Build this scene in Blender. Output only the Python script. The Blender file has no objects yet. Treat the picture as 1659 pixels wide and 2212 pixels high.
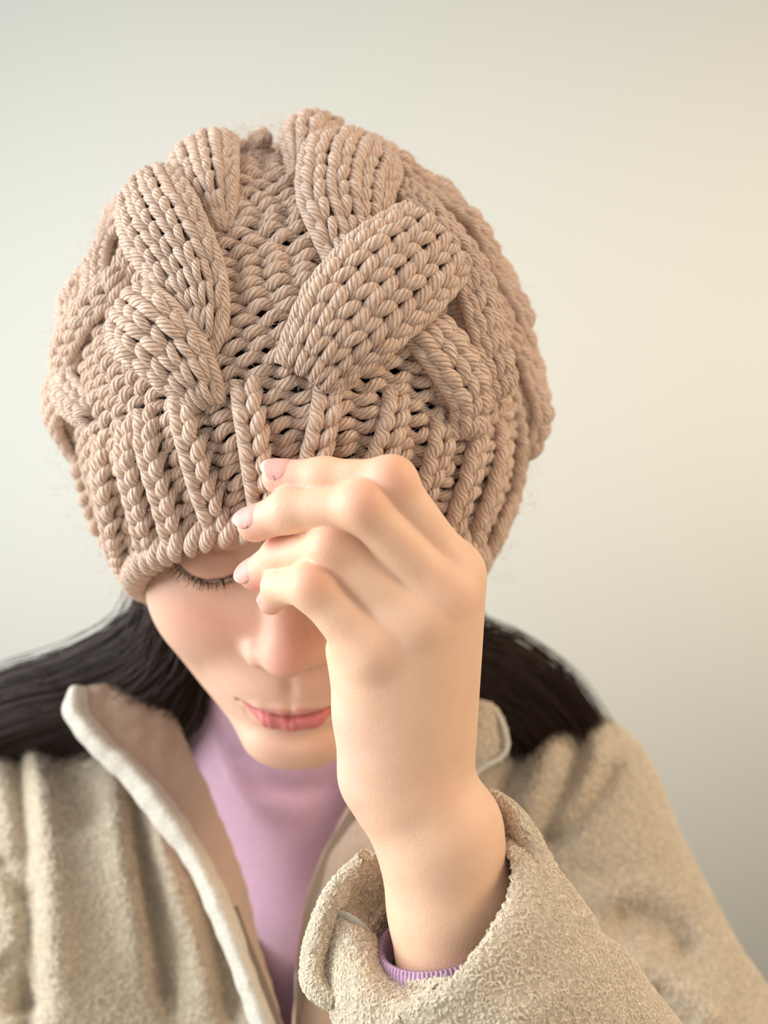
import bpy, math, random
import numpy as np
rng = np.random.default_rng(7)
random.seed(7)
C = bpy.context.scene
COL = C.collection
R = math.radians
DBG = 0
# ------------------------------------------------------------------ camera, light, exposure
F = 2400.0; CX, CY = 829.5, 1106.0; ZC = 1.30          # focal length in pixels of a 1659x2212 frame
cam = bpy.data.objects.new('camera', bpy.data.cameras.new('camera')); COL.objects.link(cam)
cam.location = (0, 0, ZC); cam.rotation_euler = (R(90), 0, 0)
cam.data.sensor_fit = 'HORIZONTAL'; cam.data.sensor_width = 36; cam.data.lens = 36*F/1659
cam.data.clip_start = 0.02
cam.data.dof.use_dof = True; cam.data.dof.focus_distance = 0.424; cam.data.dof.aperture_fstop = 7.5
C.camera = cam
w = bpy.data.worlds.new('room light'); C.world = w; w.use_nodes = True
w.node_tree.nodes['Background'].inputs[0].default_value = (1.0, .985, .945, 1)
w.node_tree.nodes['Background'].inputs[1].default_value = 0.70
def area(name, loc, target, size, power, color, sy=None):
    l = bpy.data.lights.new(name, 'AREA'); l.energy = power; l.color = color
    l.shape = 'RECTANGLE'; l.size = size; l.size_y = sy or size
    o = bpy.data.objects.new(name, l); COL.objects.link(o); o.location = loc
    from mathutils import Vector
    o.rotation_euler = (Vector(target)-Vector(loc)).to_track_quat('-Z', 'Y').to_euler()
    return o
area('window_daylight', (-1.35, 0.30, ZC+.30), (0, .5, ZC-.02), 1.1, 42, (.95, .985, 1.0), 1.3)
area('warm_lamp', (1.4, .0, ZC+.85), (0.1, .6, ZC-.1), .8, 19, (1.0, .70, .42))
area('warm_wall_lamp', (1.55, 1.05, ZC+.45), (.85, 1.9, ZC+.12), .7, 5.2, (1.0, .84, .58))
C.view_settings.view_transform = 'Standard'; C.view_settings.look = 'None'
C.view_settings.gamma = 1; C.view_settings.use_curve_mapping = False
C.view_settings.exposure = -0.10

# ------------------------------------------------------------------ helpers
def P(px, py, d):
    return np.array([(px-CX)*d/F, d, ZC+(CY-py)*d/F])
def PX(p):                                  # world points -> px, py
    return CX+p[:, 0]/p[:, 1]*F, CY-(p[:, 2]-ZC)/p[:, 1]*F
def unit(v):
    return v/np.maximum(np.linalg.norm(v, axis=-1, keepdims=True), 1e-12)
def link(o, parent=None, **kw):
    COL.objects.link(o)
    if parent is not None: o.parent = parent
    for k, v in kw.items(): o[k] = v
    return o
def mesh_np(name, V, Q, mat, parent=None, uv=None, smooth=True, cols=None, **kw):
    """V (n,3), Q (m,3|4) or list of both; uv per loop (len = sum corners)"""
    me = bpy.data.meshes.new(name)
    if isinstance(Q, np.ndarray): Q = [Q]
    Q = [q for q in Q if len(q)]
    loops = np.concatenate([q.ravel() for q in Q]).astype(np.int32)
    tot = np.concatenate([np.full(len(q), q.shape[1], np.int32) for q in Q])
    start = np.concatenate([[0], np.cumsum(tot)[:-1]]).astype(np.int32)
    me.vertices.add(len(V)); me.vertices.foreach_set('co', V.astype(np.float32).ravel())
    me.loops.add(len(loops)); me.loops.foreach_set('vertex_index', loops)
    me.polygons.add(len(tot)); me.polygons.foreach_set('loop_start', start)
    me.polygons.foreach_set('loop_total', tot)
    if uv is not None:
        l = me.uv_layers.new(name='UVMap'); l.data.foreach_set('uv', uv.astype(np.float32).ravel())
    if cols is not None:
        a = me.color_attributes.new('pigment_shade', 'FLOAT_COLOR', 'POINT')
        c4 = np.ones((len(V), 4), np.float32); c4[:, :3] = cols; a.data.foreach_set('color', c4.ravel())
    me.update(calc_edges=True); me.validate(clean_customdata=False)
    if smooth: me.polygons.foreach_set('use_smooth', np.ones(len(me.polygons), bool))
    me.materials.append(mat)
    o = bpy.data.objects.new(name, me)
    return link(o, parent, **kw)
def empty(name, loc, parent=None, **kw):
    o = bpy.data.objects.new(name, None); o.empty_display_size = .02
    link(o, parent, **kw)
    o.location = loc
    return o
def keep(o, parent):
    """parent without moving: both are children of unrotated empties"""
    o.parent = parent
    from mathutils import Matrix, Vector
    bpy.context.view_layer.update()
    o.matrix_parent_inverse = parent.matrix_world.inverted()
    return o

# ---- tubes: many at once. paths (m,n,3), rad (m,n), up (m,n,3)
def tubes(paths, rad, up, sides=8, twist0=None, caps=True):
    m, n, _ = paths.shape
    T = unit(np.gradient(paths, axis=1))
    U = unit(up-T*np.sum(up*T, -1, keepdims=True)); S = np.cross(T, U)
    a = np.linspace(0, 2*np.pi, sides, endpoint=False)
    V = paths[:, :, None]+rad[:, :, None, None]*(np.cos(a)[None, None, :, None]*U[:, :, None]+np.sin(a)[None, None, :, None]*S[:, :, None])
    L = np.concatenate([np.zeros((m, 1)), np.cumsum(np.linalg.norm(np.diff(paths, axis=1), axis=-1), 1)], 1)
    if twist0 is not None: L = L+twist0[:, None]
    base = (np.arange(m)*n*sides)[:, None, None]; i = np.arange(n-1)[None, :, None]; j = np.arange(sides)[None, None, :]; j2 = (j+1) % sides
    q = np.stack(np.broadcast_arrays(base+i*sides+j, base+i*sides+j2, base+(i+1)*sides+j2, base+(i+1)*sides+j), -1).reshape(-1, 4)
    u0 = np.broadcast_to(j/sides, (m, n-1, sides)); u1 = np.broadcast_to((j+1)/sides, (m, n-1, sides))
    v0 = np.broadcast_to(L[:, :-1, None], u0.shape); v1 = np.broadcast_to(L[:, 1:, None], u0.shape)
    uv = np.stack([np.stack([u0, v0], -1), np.stack([u1, v0], -1), np.stack([u1, v1], -1), np.stack([u0, v1], -1)], 3).reshape(-1, 2)
    return V.reshape(-1, 3), q, uv
class Bag:
    def __init__(s): s.V = []; s.Q = []; s.U = []; s.n = 0
    def add(s, t):
        V, q, uv = t; s.V.append(V); s.Q.append(q+s.n); s.U.append(uv); s.n += len(V)
    def build(s, name, mat, parent, **kw):
        return mesh_np(name, np.concatenate(s.V), np.concatenate(s.Q), mat, parent, np.concatenate(s.U), **kw)

def catmull(pts, n):
    pts = np.asarray(pts, float); k = len(pts)
    if k == 2:
        t = np.linspace(0, 1, n)[:, None]; return pts[0]*(1-t)+pts[1]*t
    e = np.concatenate([[2*pts[0]-pts[1]], pts, [2*pts[-1]-pts[-2]]])
    u = np.linspace(0, k-1-1e-9, n); i = u.astype(int); t = (u-i).reshape((-1,)+(1,)*(pts.ndim-1))
    a, b, c, d = e[i], e[i+1], e[i+2], e[i+3]
    return .5*(2*b+(c-a)*t+(2*a-5*b+4*c-d)*t*t+(3*b-a-3*c+d)*t**3)

# ---- signed distance tools
def smin(a, b, k):
    h = np.clip(.5+.5*(b-a)/k, 0, 1); return b+(a-b)*h-k*h*(1-h)
def smax(a, b, k): return -smin(-a, -b, k)
def cone(p, a, b, ra, rb):
    a = np.asarray(a); b = np.asarray(b); ba = b-a
    t = np.clip((p-a)@ba/(ba@ba), 0, 1)
    return np.linalg.norm(p-a-t[:, None]*ba, axis=1)-(ra+(rb-ra)*t)
def ell(p, c, r):
    q = (p-np.asarray(c))/np.asarray(r); k0 = np.linalg.norm(q, axis=1); k1 = np.linalg.norm(q/np.asarray(r), axis=1)
    return k0*(k0-1)/np.maximum(k1, 1e-9)
def segdist(x, y, pts):
    """2-D distance to a polyline; also returns position along it 0..1"""
    best = np.full(x.shape, 1e9); tt = np.zeros(x.shape); n = len(pts)-1
    for i in range(n):
        ax, ay = pts[i][:2]; bx, by = pts[i+1][:2]; dx, dy = bx-ax, by-ay
        t = np.clip(((x-ax)*dx+(y-ay)*dy)/(dx*dx+dy*dy), 0, 1)
        d = np.hypot(x-ax-t*dx, y-ay-t*dy); m = d < best
        best[m] = d[m]; tt[m] = (i+t[m])/n
    return best, tt
def inpoly(x, y, poly):
    """signed distance in the plane, negative inside"""
    ins = np.zeros(x.shape, bool); n = len(poly)
    for i in range(n):
        x1, y1 = poly[i]; x2, y2 = poly[(i+1) % n]
        c = ((y1 > y) != (y2 > y)) & (x < (x2-x1)*(y-y1)/((y2-y1) or 1e-9)+x1); ins ^= c
    d, _ = segdist(x, y, list(poly)+[poly[0]])
    return np.where(ins, -d, d)
def axis(segs):
    """segs: [(start, end, step)...] contiguous"""
    out = [segs[0][0]]
    for a, b, h in segs:
        n = max(1, int(round((b-a)/h))); out += list(a+(b-a)*np.arange(1, n+1)/n)
    return np.array(out)
def net(f, ax, ay, az, B=4, lip=1.35):
    """surface nets on a rectilinear grid, evaluated only near the surface"""
    def pad(a):
        k = (-len(a)) % B
        return np.concatenate([a, a[-1]+(a[-1]-a[-2])*np.arange(1, k+1)])
    ax, ay, az = pad(ax), pad(ay), pad(az); n = (len(ax), len(ay), len(az))
    bs = [a.reshape(-1, B) for a in (ax, ay, az)]
    cen = [b.mean(1) for b in bs]; half = [(b[:, -1]-b[:, 0])*.5+np.maximum(b[:, 1]-b[:, 0], 0) for b in bs]
    G = np.stack(np.meshgrid(*cen, indexing='ij'), -1).reshape(-1, 3)
    Hh = np.stack(np.meshgrid(*half, indexing='ij'), -1).reshape(-1, 3)
    dc = np.concatenate([f(g) for g in np.array_split(G, max(1, len(G)//400000))])
    act = (np.abs(dc) < np.linalg.norm(Hh, axis=1)*lip+.0005).reshape([len(c) for c in cen])
    sg = np.where(dc < 0, -1., 1.).reshape(act.shape).astype(np.float32)
    Vv = sg.repeat(B, 0).repeat(B, 1).repeat(B, 2)
    bi = np.argwhere(act); o = np.arange(B)
    I = (bi[:, 0, None]*B+o)[:, :, None, None]; J = (bi[:, 1, None]*B+o)[:, None, :, None]; K = (bi[:, 2, None]*B+o)[:, None, None, :]
    I, J, K = [a.ravel() for a in np.broadcast_arrays(I, J, K)]
    pts = np.stack([ax[I], ay[J], az[K]], 1)
    Vv[I, J, K] = np.concatenate([f(g) for g in np.array_split(pts, max(1, len(pts)//400000))])
    S = Vv < 0
    c = S[:-1, :-1, :-1].astype(np.int8)
    tot = sum(S[i:n[0]-1+i, j:n[1]-1+j, k:n[2]-1+k].astype(np.int8) for i in (0, 1) for j in (0, 1) for k in (0, 1))
    cell = (tot > 0) & (tot < 8); ci = np.argwhere(cell)
    idx = np.full(cell.shape, -1, np.int32); idx[cell] = np.arange(len(ci))
    acc = np.zeros((len(ci), 3)); cnt = np.zeros(len(ci))
    A = (ax, ay, az)
    for d in range(3):
        for s in ((0, 0), (0, 1), (1, 0), (1, 1)):
            o0 = np.zeros(3, int); o0[(d+1) % 3], o0[(d+2) % 3] = s; o1 = o0.copy(); o1[d] = 1
            i0 = ci+o0; i1 = ci+o1
            a = Vv[i0[:, 0], i0[:, 1], i0[:, 2]]; b = Vv[i1[:, 0], i1[:, 1], i1[:, 2]]
            m = (a < 0) != (b < 0); t = np.where(m, a/np.where(m, a-b, 1), 0)
            pt = np.stack([A[e][i0[:, e]]+(t*(A[e][i1[:, e]]-A[e][i0[:, e]]) if e == d else 0) for e in range(3)], 1)
            acc[m] += pt[m]; cnt[m] += 1
    V = acc/cnt[:, None]
    Q = []
    for d in range(3):
        sl0 = [slice(None)]*3; sl1 = [slice(None)]*3; sl0[d] = slice(0, -1); sl1[d] = slice(1, None)
        a = S[tuple(sl0)]; b = S[tuple(sl1)]; e = np.argwhere(a != b)
        d1, d2 = (d+1) % 3, (d+2) % 3
        e = e[(e[:, d1] > 0) & (e[:, d2] > 0) & (e[:, d1] < n[d1]-1) & (e[:, d2] < n[d2]-1)]
        inside = S[e[:, 0], e[:, 1], e[:, 2]]
        def cid(u, v):
            k = e.copy(); k[:, d1] -= u; k[:, d2] -= v; return idx[k[:, 0], k[:, 1], k[:, 2]]
        q = np.stack([cid(1, 1), cid(0, 1), cid(0, 0), cid(1, 0)], 1)
        q[~inside] = q[~inside][:, ::-1]; Q.append(q)
    Q = np.concatenate(Q); Q = Q[(Q >= 0).all(1)]
    for _ in range(2):                       # pull the vertices onto the surface
        e = 2e-4; d0 = f(V)
        g = np.stack([f(V+np.eye(3)[k]*e)-d0 for k in range(3)], 1)/e
        st = -(d0/np.maximum((g*g).sum(1), .2))[:, None]*g
        l = np.linalg.norm(st, axis=1, keepdims=True); V = V+st*np.minimum(1, .0012/np.maximum(l, 1e-9))
    return V, Q
def loft(name, rows, nu, nv, mat, parent, thick=.003, disp=0, seed=0, **kw):
    """rows of (px,py,d) control points -> smooth cloth patch with thickness"""
    g = np.array([[P(*q) for q in r] for r in rows])
    g = catmull(g, nv); g = catmull(np.swapaxes(g, 0, 1), nu); nU, nV = g.shape[:2]
    if disp:
        du = np.gradient(g, axis=0); dv = np.gradient(g, axis=1); nn = unit(np.cross(du, dv)); s = np.random.default_rng(seed)
        h = np.zeros(g.shape[:2]); X = g[..., 0]; Z = g[..., 2]
        for _ in range(8):
            k = s.normal(size=2)*180; h += np.sin(X*k[0]+Z*k[1]+s.uniform(0, 6))
        g = g+nn*(h*disp/4)[..., None]
    V = g.reshape(-1, 3); i = np.arange(nU-1)[:, None]; j = np.arange(nV-1)[None]
    q = np.stack(np.broadcast_arrays(i*nV+j, (i+1)*nV+j, (i+1)*nV+j+1, i*nV+j+1), -1).reshape(-1, 4)
    u = np.stack([np.broadcast_to(np.arange(nU)[:, None]/nU, (nU, nV)), np.broadcast_to(np.arange(nV)[None]/nV, (nU, nV))], -1).reshape(-1, 2)
    o = mesh_np(name, V, q, mat, parent, uv=u[q.ravel()], **kw)
    md = o.modifiers.new('thickness', 'SOLIDIFY'); md.thickness = thick; md.offset = 0; md.use_even_offset = False
    md = o.modifiers.new('round', 'BEVEL'); md.width = thick*.45; md.segments = 2; md.limit_method = 'ANGLE'; md.angle_limit = R(50)
    return o

# ------------------------------------------------------------------ materials
def mat(name):
    m = bpy.data.materials.new(name); m.use_nodes = True; nt = m.node_tree
    return m, nt, nt.nodes['Principled BSDF']
def N(nt, t, **kw):
    n = nt.nodes.new(t)
    for k, v in kw.items():
        if k in n.inputs: n.inputs[k].default_value = v
        else: setattr(n, k, v)
    return n
def math_n(nt, op, a, b=None):
    n = nt.nodes.new('ShaderNodeMath'); n.operation = op
    for i, v in enumerate((a, b)):
        if v is None: continue
        if isinstance(v, (int, float)): n.inputs[i].default_value = v
        else: nt.links.new(v, n.inputs[i])
    return n.outputs[0]
def ramp(nt, fac, stops):
    r = nt.nodes.new('ShaderNodeValToRGB'); nt.links.new(fac, r.inputs[0])
    while len(r.color_ramp.elements) < len(stops): r.color_ramp.elements.new(.5)
    for e, (p, c) in zip(r.color_ramp.elements, stops): e.position = p; e.color = (*c, 1)
    return r.outputs[0]
def mat_yarn(name, dark, mid, light, plies=7, pitch=.0022, dist=.0007):
    m, nt, b = mat(name); L = nt.links.new
    uv = N(nt, 'ShaderNodeTexCoord').outputs['UV']; s = N(nt, 'ShaderNodeSeparateXYZ'); L(uv, s.inputs[0])
    u, v = s.outputs[0], s.outputs[1]
    ph = math_n(nt, 'ADD', math_n(nt, 'MULTIPLY', u, plies), math_n(nt, 'MULTIPLY', v, 1/pitch))
    rid = math_n(nt, 'ABSOLUTE', math_n(nt, 'SINE', math_n(nt, 'MULTIPLY', ph, math.pi)))
    rid = math_n(nt, 'POWER', rid, .6)
    # fine fibres, stretched along the ply direction
    cmb = N(nt, 'ShaderNodeCombineXYZ'); L(math_n(nt, 'MULTIPLY', ph, 3.2), cmb.inputs[0]); L(math_n(nt, 'MULTIPLY', v, 160), cmb.inputs[1])
    obj = N(nt, 'ShaderNodeTexCoord').outputs['Object']; ns0 = N(nt, 'ShaderNodeTexNoise', Scale=60., Detail=2.); L(obj, ns0.inputs['Vector'])
    L(math_n(nt, 'MULTIPLY', ns0.outputs[0], 14), cmb.inputs[2])
    ns = N(nt, 'ShaderNodeTexNoise', Scale=1.0, Detail=3., Roughness=.6); L(cmb.outputs[0], ns.inputs['Vector'])
    col = ramp(nt, ns.outputs[0], [(.28, dark), (.5, mid), (.72, light)])
    ns2 = N(nt, 'ShaderNodeTexNoise', Scale=22., Detail=2.); L(obj, ns2.inputs['Vector'])
    mx = N(nt, 'ShaderNodeMix', data_type='RGBA', blend_type='MULTIPLY'); mx.inputs[0].default_value = .5
    L(col, mx.inputs[6]); L(ramp(nt, ns2.outputs[0], [(.3, (.86, .82, .80)), (.7, (1.08, 1.06, 1.04))]), mx.inputs[7]); L(mx.outputs[2], b.inputs['Base Color'])
    h = math_n(nt, 'ADD', rid, math_n(nt, 'MULTIPLY', ns.outputs[0], .55))
    bp = N(nt, 'ShaderNodeBump', Strength=1.0, Distance=dist); L(h, bp.inputs['Height']); L(bp.outputs[0], b.inputs['Normal'])
    b.inputs['Roughness'].default_value = .95; b.inputs['Specular IOR Level'].default_value = .15
    b.inputs['Sheen Weight'].default_value = .35; b.inputs['Sheen Roughness'].default_value = .5
    b.inputs['Sheen Tint'].default_value = (1, .95, .9, 1)
    return m
M_yarn = mat_yarn('beige wool yarn', (.50, .335, .245), (.74, .54, .415), (.92, .755, .63))
M_fuzz, nt, b = mat('beige wool fibre'); b.inputs['Base Color'].default_value = (.72, .56, .46, 1); b.inputs['Roughness'].default_value = .9
M_cuffyarn = mat_yarn('lilac rib knit', (.50, .31, .49), (.68, .46, .66), (.80, .60, .78), plies=2, pitch=.004, dist=.0002)

def mat_skin():
    m, nt, b = mat('skin'); L = nt.links.new
    at = N(nt, 'ShaderNodeAttribute', attribute_name='pigment_shade'); obj = N(nt, 'ShaderNodeTexCoord').outputs['Object']
    n1 = N(nt, 'ShaderNodeTexNoise', Scale=90., Detail=4.); L(obj, n1.inputs['Vector'])
    mx = N(nt, 'ShaderNodeMix', data_type='RGBA', blend_type='MULTIPLY'); mx.inputs[0].default_value = .6
    L(at.outputs['Color'], mx.inputs[6]); L(ramp(nt, n1.outputs[0], [(.3, (.95, .90, .88)), (.7, (1.03, 1.03, 1.02))]), mx.inputs[7])
    L(mx.outputs[2], b.inputs['Base Color'])
    b.inputs['Subsurface Weight'].default_value = .45; b.inputs['Subsurface Radius'].default_value = (1, .42, .22); b.inputs['Subsurface Scale'].default_value = .0065
    b.inputs['Roughness'].default_value = .48; b.inputs['Specular IOR Level'].default_value = .38
    n2 = N(nt, 'ShaderNodeTexVoronoi', Scale=1500.); n3 = N(nt, 'ShaderNodeTexNoise', Scale=500., Detail=4.)
    L(obj, n2.inputs['Vector']); L(obj, n3.inputs['Vector'])
    h = math_n(nt, 'ADD', n2.outputs['Distance'], n3.outputs[0])
    bp = N(nt, 'ShaderNodeBump', Strength=.22, Distance=.0004); L(h, bp.inputs['Height']); L(bp.outputs[0], b.inputs['Normal'])
    return m
M_skin = mat_skin()
M_nail, nt, b = mat('fingernail'); b.inputs['Base Color'].default_value = (.86, .43, .38, 1); b.inputs['Roughness'].default_value = .42; b.inputs['Specular IOR Level'].default_value = .22; b.inputs['Subsurface Weight'].default_value = .2; b.inputs['Subsurface Scale'].default_value = .002
M_nailtip, nt, b = mat('nail edge'); b.inputs['Base Color'].default_value = (.84, .62, .54, 1); b.inputs['Roughness'].default_value = .3
M_hair, nt, b = mat('dark brown hair'); b.inputs['Base Color'].default_value = (.030, .013, .008, 1); b.inputs['Roughness'].default_value = .5; b.inputs['Specular IOR Level'].default_value = .35
M_lash, nt, b = mat('eyelash'); b.inputs['Base Color'].default_value = (.03, .015, .012, 1); b.inputs['Roughness'].default_value = .5

def mat_fleece(name, c0, c1, scale=430., strength=1.0, dist=.0016, stretch=(1, 1, 1)):
    m, nt, b = mat(name); L = nt.links.new
    obj = N(nt, 'ShaderNodeTexCoord').outputs['Object']
    mp = N(nt, 'ShaderNodeMapping'); mp.inputs['Scale'].default_value = stretch; L(obj, mp.inputs[0])
    nd = N(nt, 'ShaderNodeTexNoise', Scale=scale*.6, Detail=3.); L(mp.outputs[0], nd.inputs['Vector'])
    ad = N(nt, 'ShaderNodeVectorMath', operation='MULTIPLY_ADD'); L(nd.outputs['Color'], ad.inputs[0]); ad.inputs[1].default_value = (.006,)*3; L(mp.outputs[0], ad.inputs[2])
    vo = N(nt, 'ShaderNodeTexVoronoi', Scale=scale, feature='SMOOTH_F1'); L(ad.outputs[0], vo.inputs['Vector'])
    fn = N(nt, 'ShaderNodeTexNoise', Scale=2600., Detail=3.); L(obj, fn.inputs['Vector'])
    h = math_n(nt, 'SUBTRACT', math_n(nt, 'MULTIPLY', fn.outputs[0], .25), vo.outputs['Distance'])
    L(ramp(nt, vo.outputs['Distance'], [(.15, c1), (.75, c0)]), b.inputs['Base Color'])
    bp = N(nt, 'ShaderNodeBump', Strength=strength, Distance=dist); L(h, bp.inputs['Height']); L(bp.outputs[0], b.inputs['Normal'])
    b.inputs['Roughness'].default_value = .95; b.inputs['Specular IOR Level'].default_value = .1
    b.inputs['Sheen Weight'].default_value = .3; b.inputs['Sheen Roughness'].default_value = .5
    return m
M_fleece = mat_fleece('beige fleece', (.47, .39, .29), (.72, .61, .465))
M_lining = mat_fleece('fleece lining', (.45, .33, .25), (.56, .43, .34), 700, .5, .0008)
M_piping = mat_fleece('pale jacket edging', (.56, .52, .44), (.74, .70, .61), 650, .7, .0009)
M_shirt = mat_fleece('lilac shirt', (.56, .34, .47), (.66, .43, .55), 900, .25, .0005)
M_zip, nt, b = mat('zipper tape'); b.inputs['Base Color'].default_value = (.30, .23, .18, 1); b.inputs['Roughness'].default_value = .7

# ------------------------------------------------------------------ setting: the wall
def mat_wall():
    m, nt, b = mat('painted wall'); L = nt.links.new
    obj = N(nt, 'ShaderNodeTexCoord').outputs['Object']
    n = N(nt, 'ShaderNodeTexNoise', Scale=180., Detail=3.); L(obj, n.inputs['Vector'])
    bp = N(nt, 'ShaderNodeBump', Strength=.15, Distance=.001); L(n.outputs[0], bp.inputs['Height']); L(bp.outputs[0], b.inputs['Normal'])
    b.inputs['Base Color'].default_value = (.70, .712, .668, 1); b.inputs['Roughness'].default_value = .7
    return m
def box(name, lo, hi, m, parent=None, **kw):
    x0, y0, z0 = lo; x1, y1, z1 = hi
    V = np.array([(x, y, z) for x in (x0, x1) for y in (y0, y1) for z in (z0, z1)], float)
    Q = np.array([(0, 1, 3, 2), (4, 6, 7, 5), (0, 4, 5, 1), (2, 3, 7, 6), (0, 2, 6, 4), (1, 5, 7, 3)])
    return mesh_np(name, V, Q, m, parent, smooth=False, **kw)
M_wall = mat_wall()
box('wall_back', (-2.6, 1.9, 0), (2.6, 2.02, 2.7), M_wall, kind='structure')
box('wall_left', (-2.72, -1.6, 0), (-2.6, 2.02, 2.7), M_wall, kind='structure')
box('wall_right', (2.6, -1.6, 0), (2.72, 2.02, 2.7), M_wall, kind='structure')
M_floor, nt, b = mat('pale wooden floor'); b.inputs['Base Color'].default_value = (.60, .52, .43, 1); b.inputs['Roughness'].default_value = .5
box('floor', (-2.72, -1.6, -.1), (2.72, 2.02, 0), M_floor, kind='structure')

# ------------------------------------------------------------------ the person
person = empty('person', (0, .66, ZC-.45), label='person in a chunky knit hat, head bowed, raised hand covering the brow', category='person')
PL = np.array([0, .66, ZC-.45])
def rel(V): return V-PL
TH = R(31); HO = np.array([(641-CX)*.547/F, .547, ZC+.0185]); HS = .01035
HX = np.array([1., 0, 0]); HF = np.array([0, -math.cos(TH), -math.sin(TH)]); HU = np.array([0, -math.sin(TH), math.cos(TH)])
def head_local(p):
    q = (p-HO)/HS; return np.stack([q@HX, q@HF, q@HU], 1)
def head_world(x, f, u): return HO+HS*(x*HX+f*HF+u*HU)
LID = [(-4.85, .30), (-4.4, -.05), (-3.8, -.40), (-3.2, -.56), (-2.5, -.50), (-1.85, -.28)]
MU = -.80; LIPLINE = [(a, b+MU) for a, b in [(-2.4, -6.58), (-1.7, -6.72), (-.9, -6.80), (-.35, -6.80), (0, -6.92), (.35, -6.80), (.9, -6.80), (1.7, -6.72), (2.4, -6.58)]]
def head_sdf(pw):
    l = head_local(pw); x, f, u = l[:, 0], l[:, 1], l[:, 2]; m = np.stack([np.abs(x), f, u], 1); ax = np.abs(x)
    ms = np.stack([np.sqrt(x*x+.6), f, u], 1)
    d = ell(l, (0, -1.4, 3.6), (7.3, 9.0, 8.6))
    d = smin(d, ell(l, (0, 2.2, -2.6), (6.75, 6.2, 7.6)), 1.6)
    d = smin(d, cone(ms, (4.7, 1.8, -5.6), (1.1, 6.5, -9.9), 2.3, 1.6), 2.0)
    d = smin(d, ell(l, (0, 6.75, -10.1), (2.0, 1.6, 1.5)), 1.3)
    d = smin(d, ell(ms, (3.9, 4.6, -3.4), (2.5, 2.6, 3.0)), 1.8)
    d = smin(d, ell(l, (0, 6.2, -6.6), (3.2, 2.3, 2.3)), 1.2)
    d = smin(d, cone(l, (-2.6, 7.3, 2.5), (2.6, 7.3, 2.5), .7, .7), 1.2)          # brow
    d = smax(d, -ell(m, (3.1, 9.6, .1), (1.9, 1.5, 1.1)), 1.3)                   # eye socket
    d = smin(d, ell(m, (3.2, 6.85, -.2), (1.6, 1.25, 1.25)), .8)               # closed eye
    # nose
    n = cone(l, (0, 7.3, .8), (0, 8.7, -3.0), .65, .85)
    n = smin(n, ell(l, (0, 8.95, -3.75), (1.12, 1.05, .95)), .6)
    n = smin(n, ell(m, (1.22, 8.15, -4.12), (.70, .95, .68)), .42)
    d = smin(d, n, .5)
    d = smax(d, -ell(m, (.78, 8.75, -4.80), (.44, .50, .34)), .10)
    # lips
    lm = m-np.array([0, 0, MU]); up = smin(cone(lm, (.35, 8.30, -6.5), (1.3, 7.95, -6.45), .36, .30), cone(lm, (1.3, 7.95, -6.45), (2.35, 6.95, -6.42), .30, .12), .25)
    lo = smin(cone(lm, (0, 8.15, -7.32), (.95, 8.0, -7.2), .56, .52), cone(lm, (.95, 8.0, -7.2), (2.2, 6.9, -6.6), .50, .12), .3)
    d = smin(d, up, .35); d = smin(d, lo, .35)
    wf = f > 4
    d = d+np.where(wf & (ax < 2.2) & (np.abs(u+8.0) < .75), .022*np.sin(x*13+1.5*np.sin(x*5)+u*2)*np.cos((u+8.0)/.75*1.57), 0)
    dl, _ = segdist(x, u, LIPLINE)
    d = d+np.where(wf, .20*np.exp(-(dl/.13)**2), 0)
    d = d+np.where(wf, .18*np.exp(-((x/.30)**2))*np.exp(-((u+6.0)/.65)**2), 0)   # philtrum
    d = d+np.where(wf, .22*np.exp(-((u+9.05)/.40)**2-(x/2.0)**2), 0)              # under the lip
    # lids: the upper lid ends in a step over the lash line
    s, t = segdist(-ax, u, LID)
    lidu = np.interp(-ax, [q[0] for q in LID], [q[1] for q in LID]); inl = (ax > 1.7) & (ax < 4.95)
    st = np.exp(-((u-lidu-.22)/.34)**2)*.085-.15*np.exp(-((u-lidu+.06)/.10)**2)
    fade = np.clip((4.9-ax)/.5, 0, 1)*np.clip((ax-1.75)/.4, 0, 1)
    d = d-np.where(wf & inl, st*fade, 0)
    cr = np.interp(-ax, [-4.9, -4.2, -3.2, -2.2], [1.05, .85, .75, .65]); d = d+np.where(wf & inl, .06*fade*np.exp(-((u-cr)/.12)**2), 0)
    # ears
    e = ell(m, (7.15, -1.0, -1.6), (.55, 1.5, 2.6)); d = smin(d, e, .5)
    return d*HS
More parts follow.
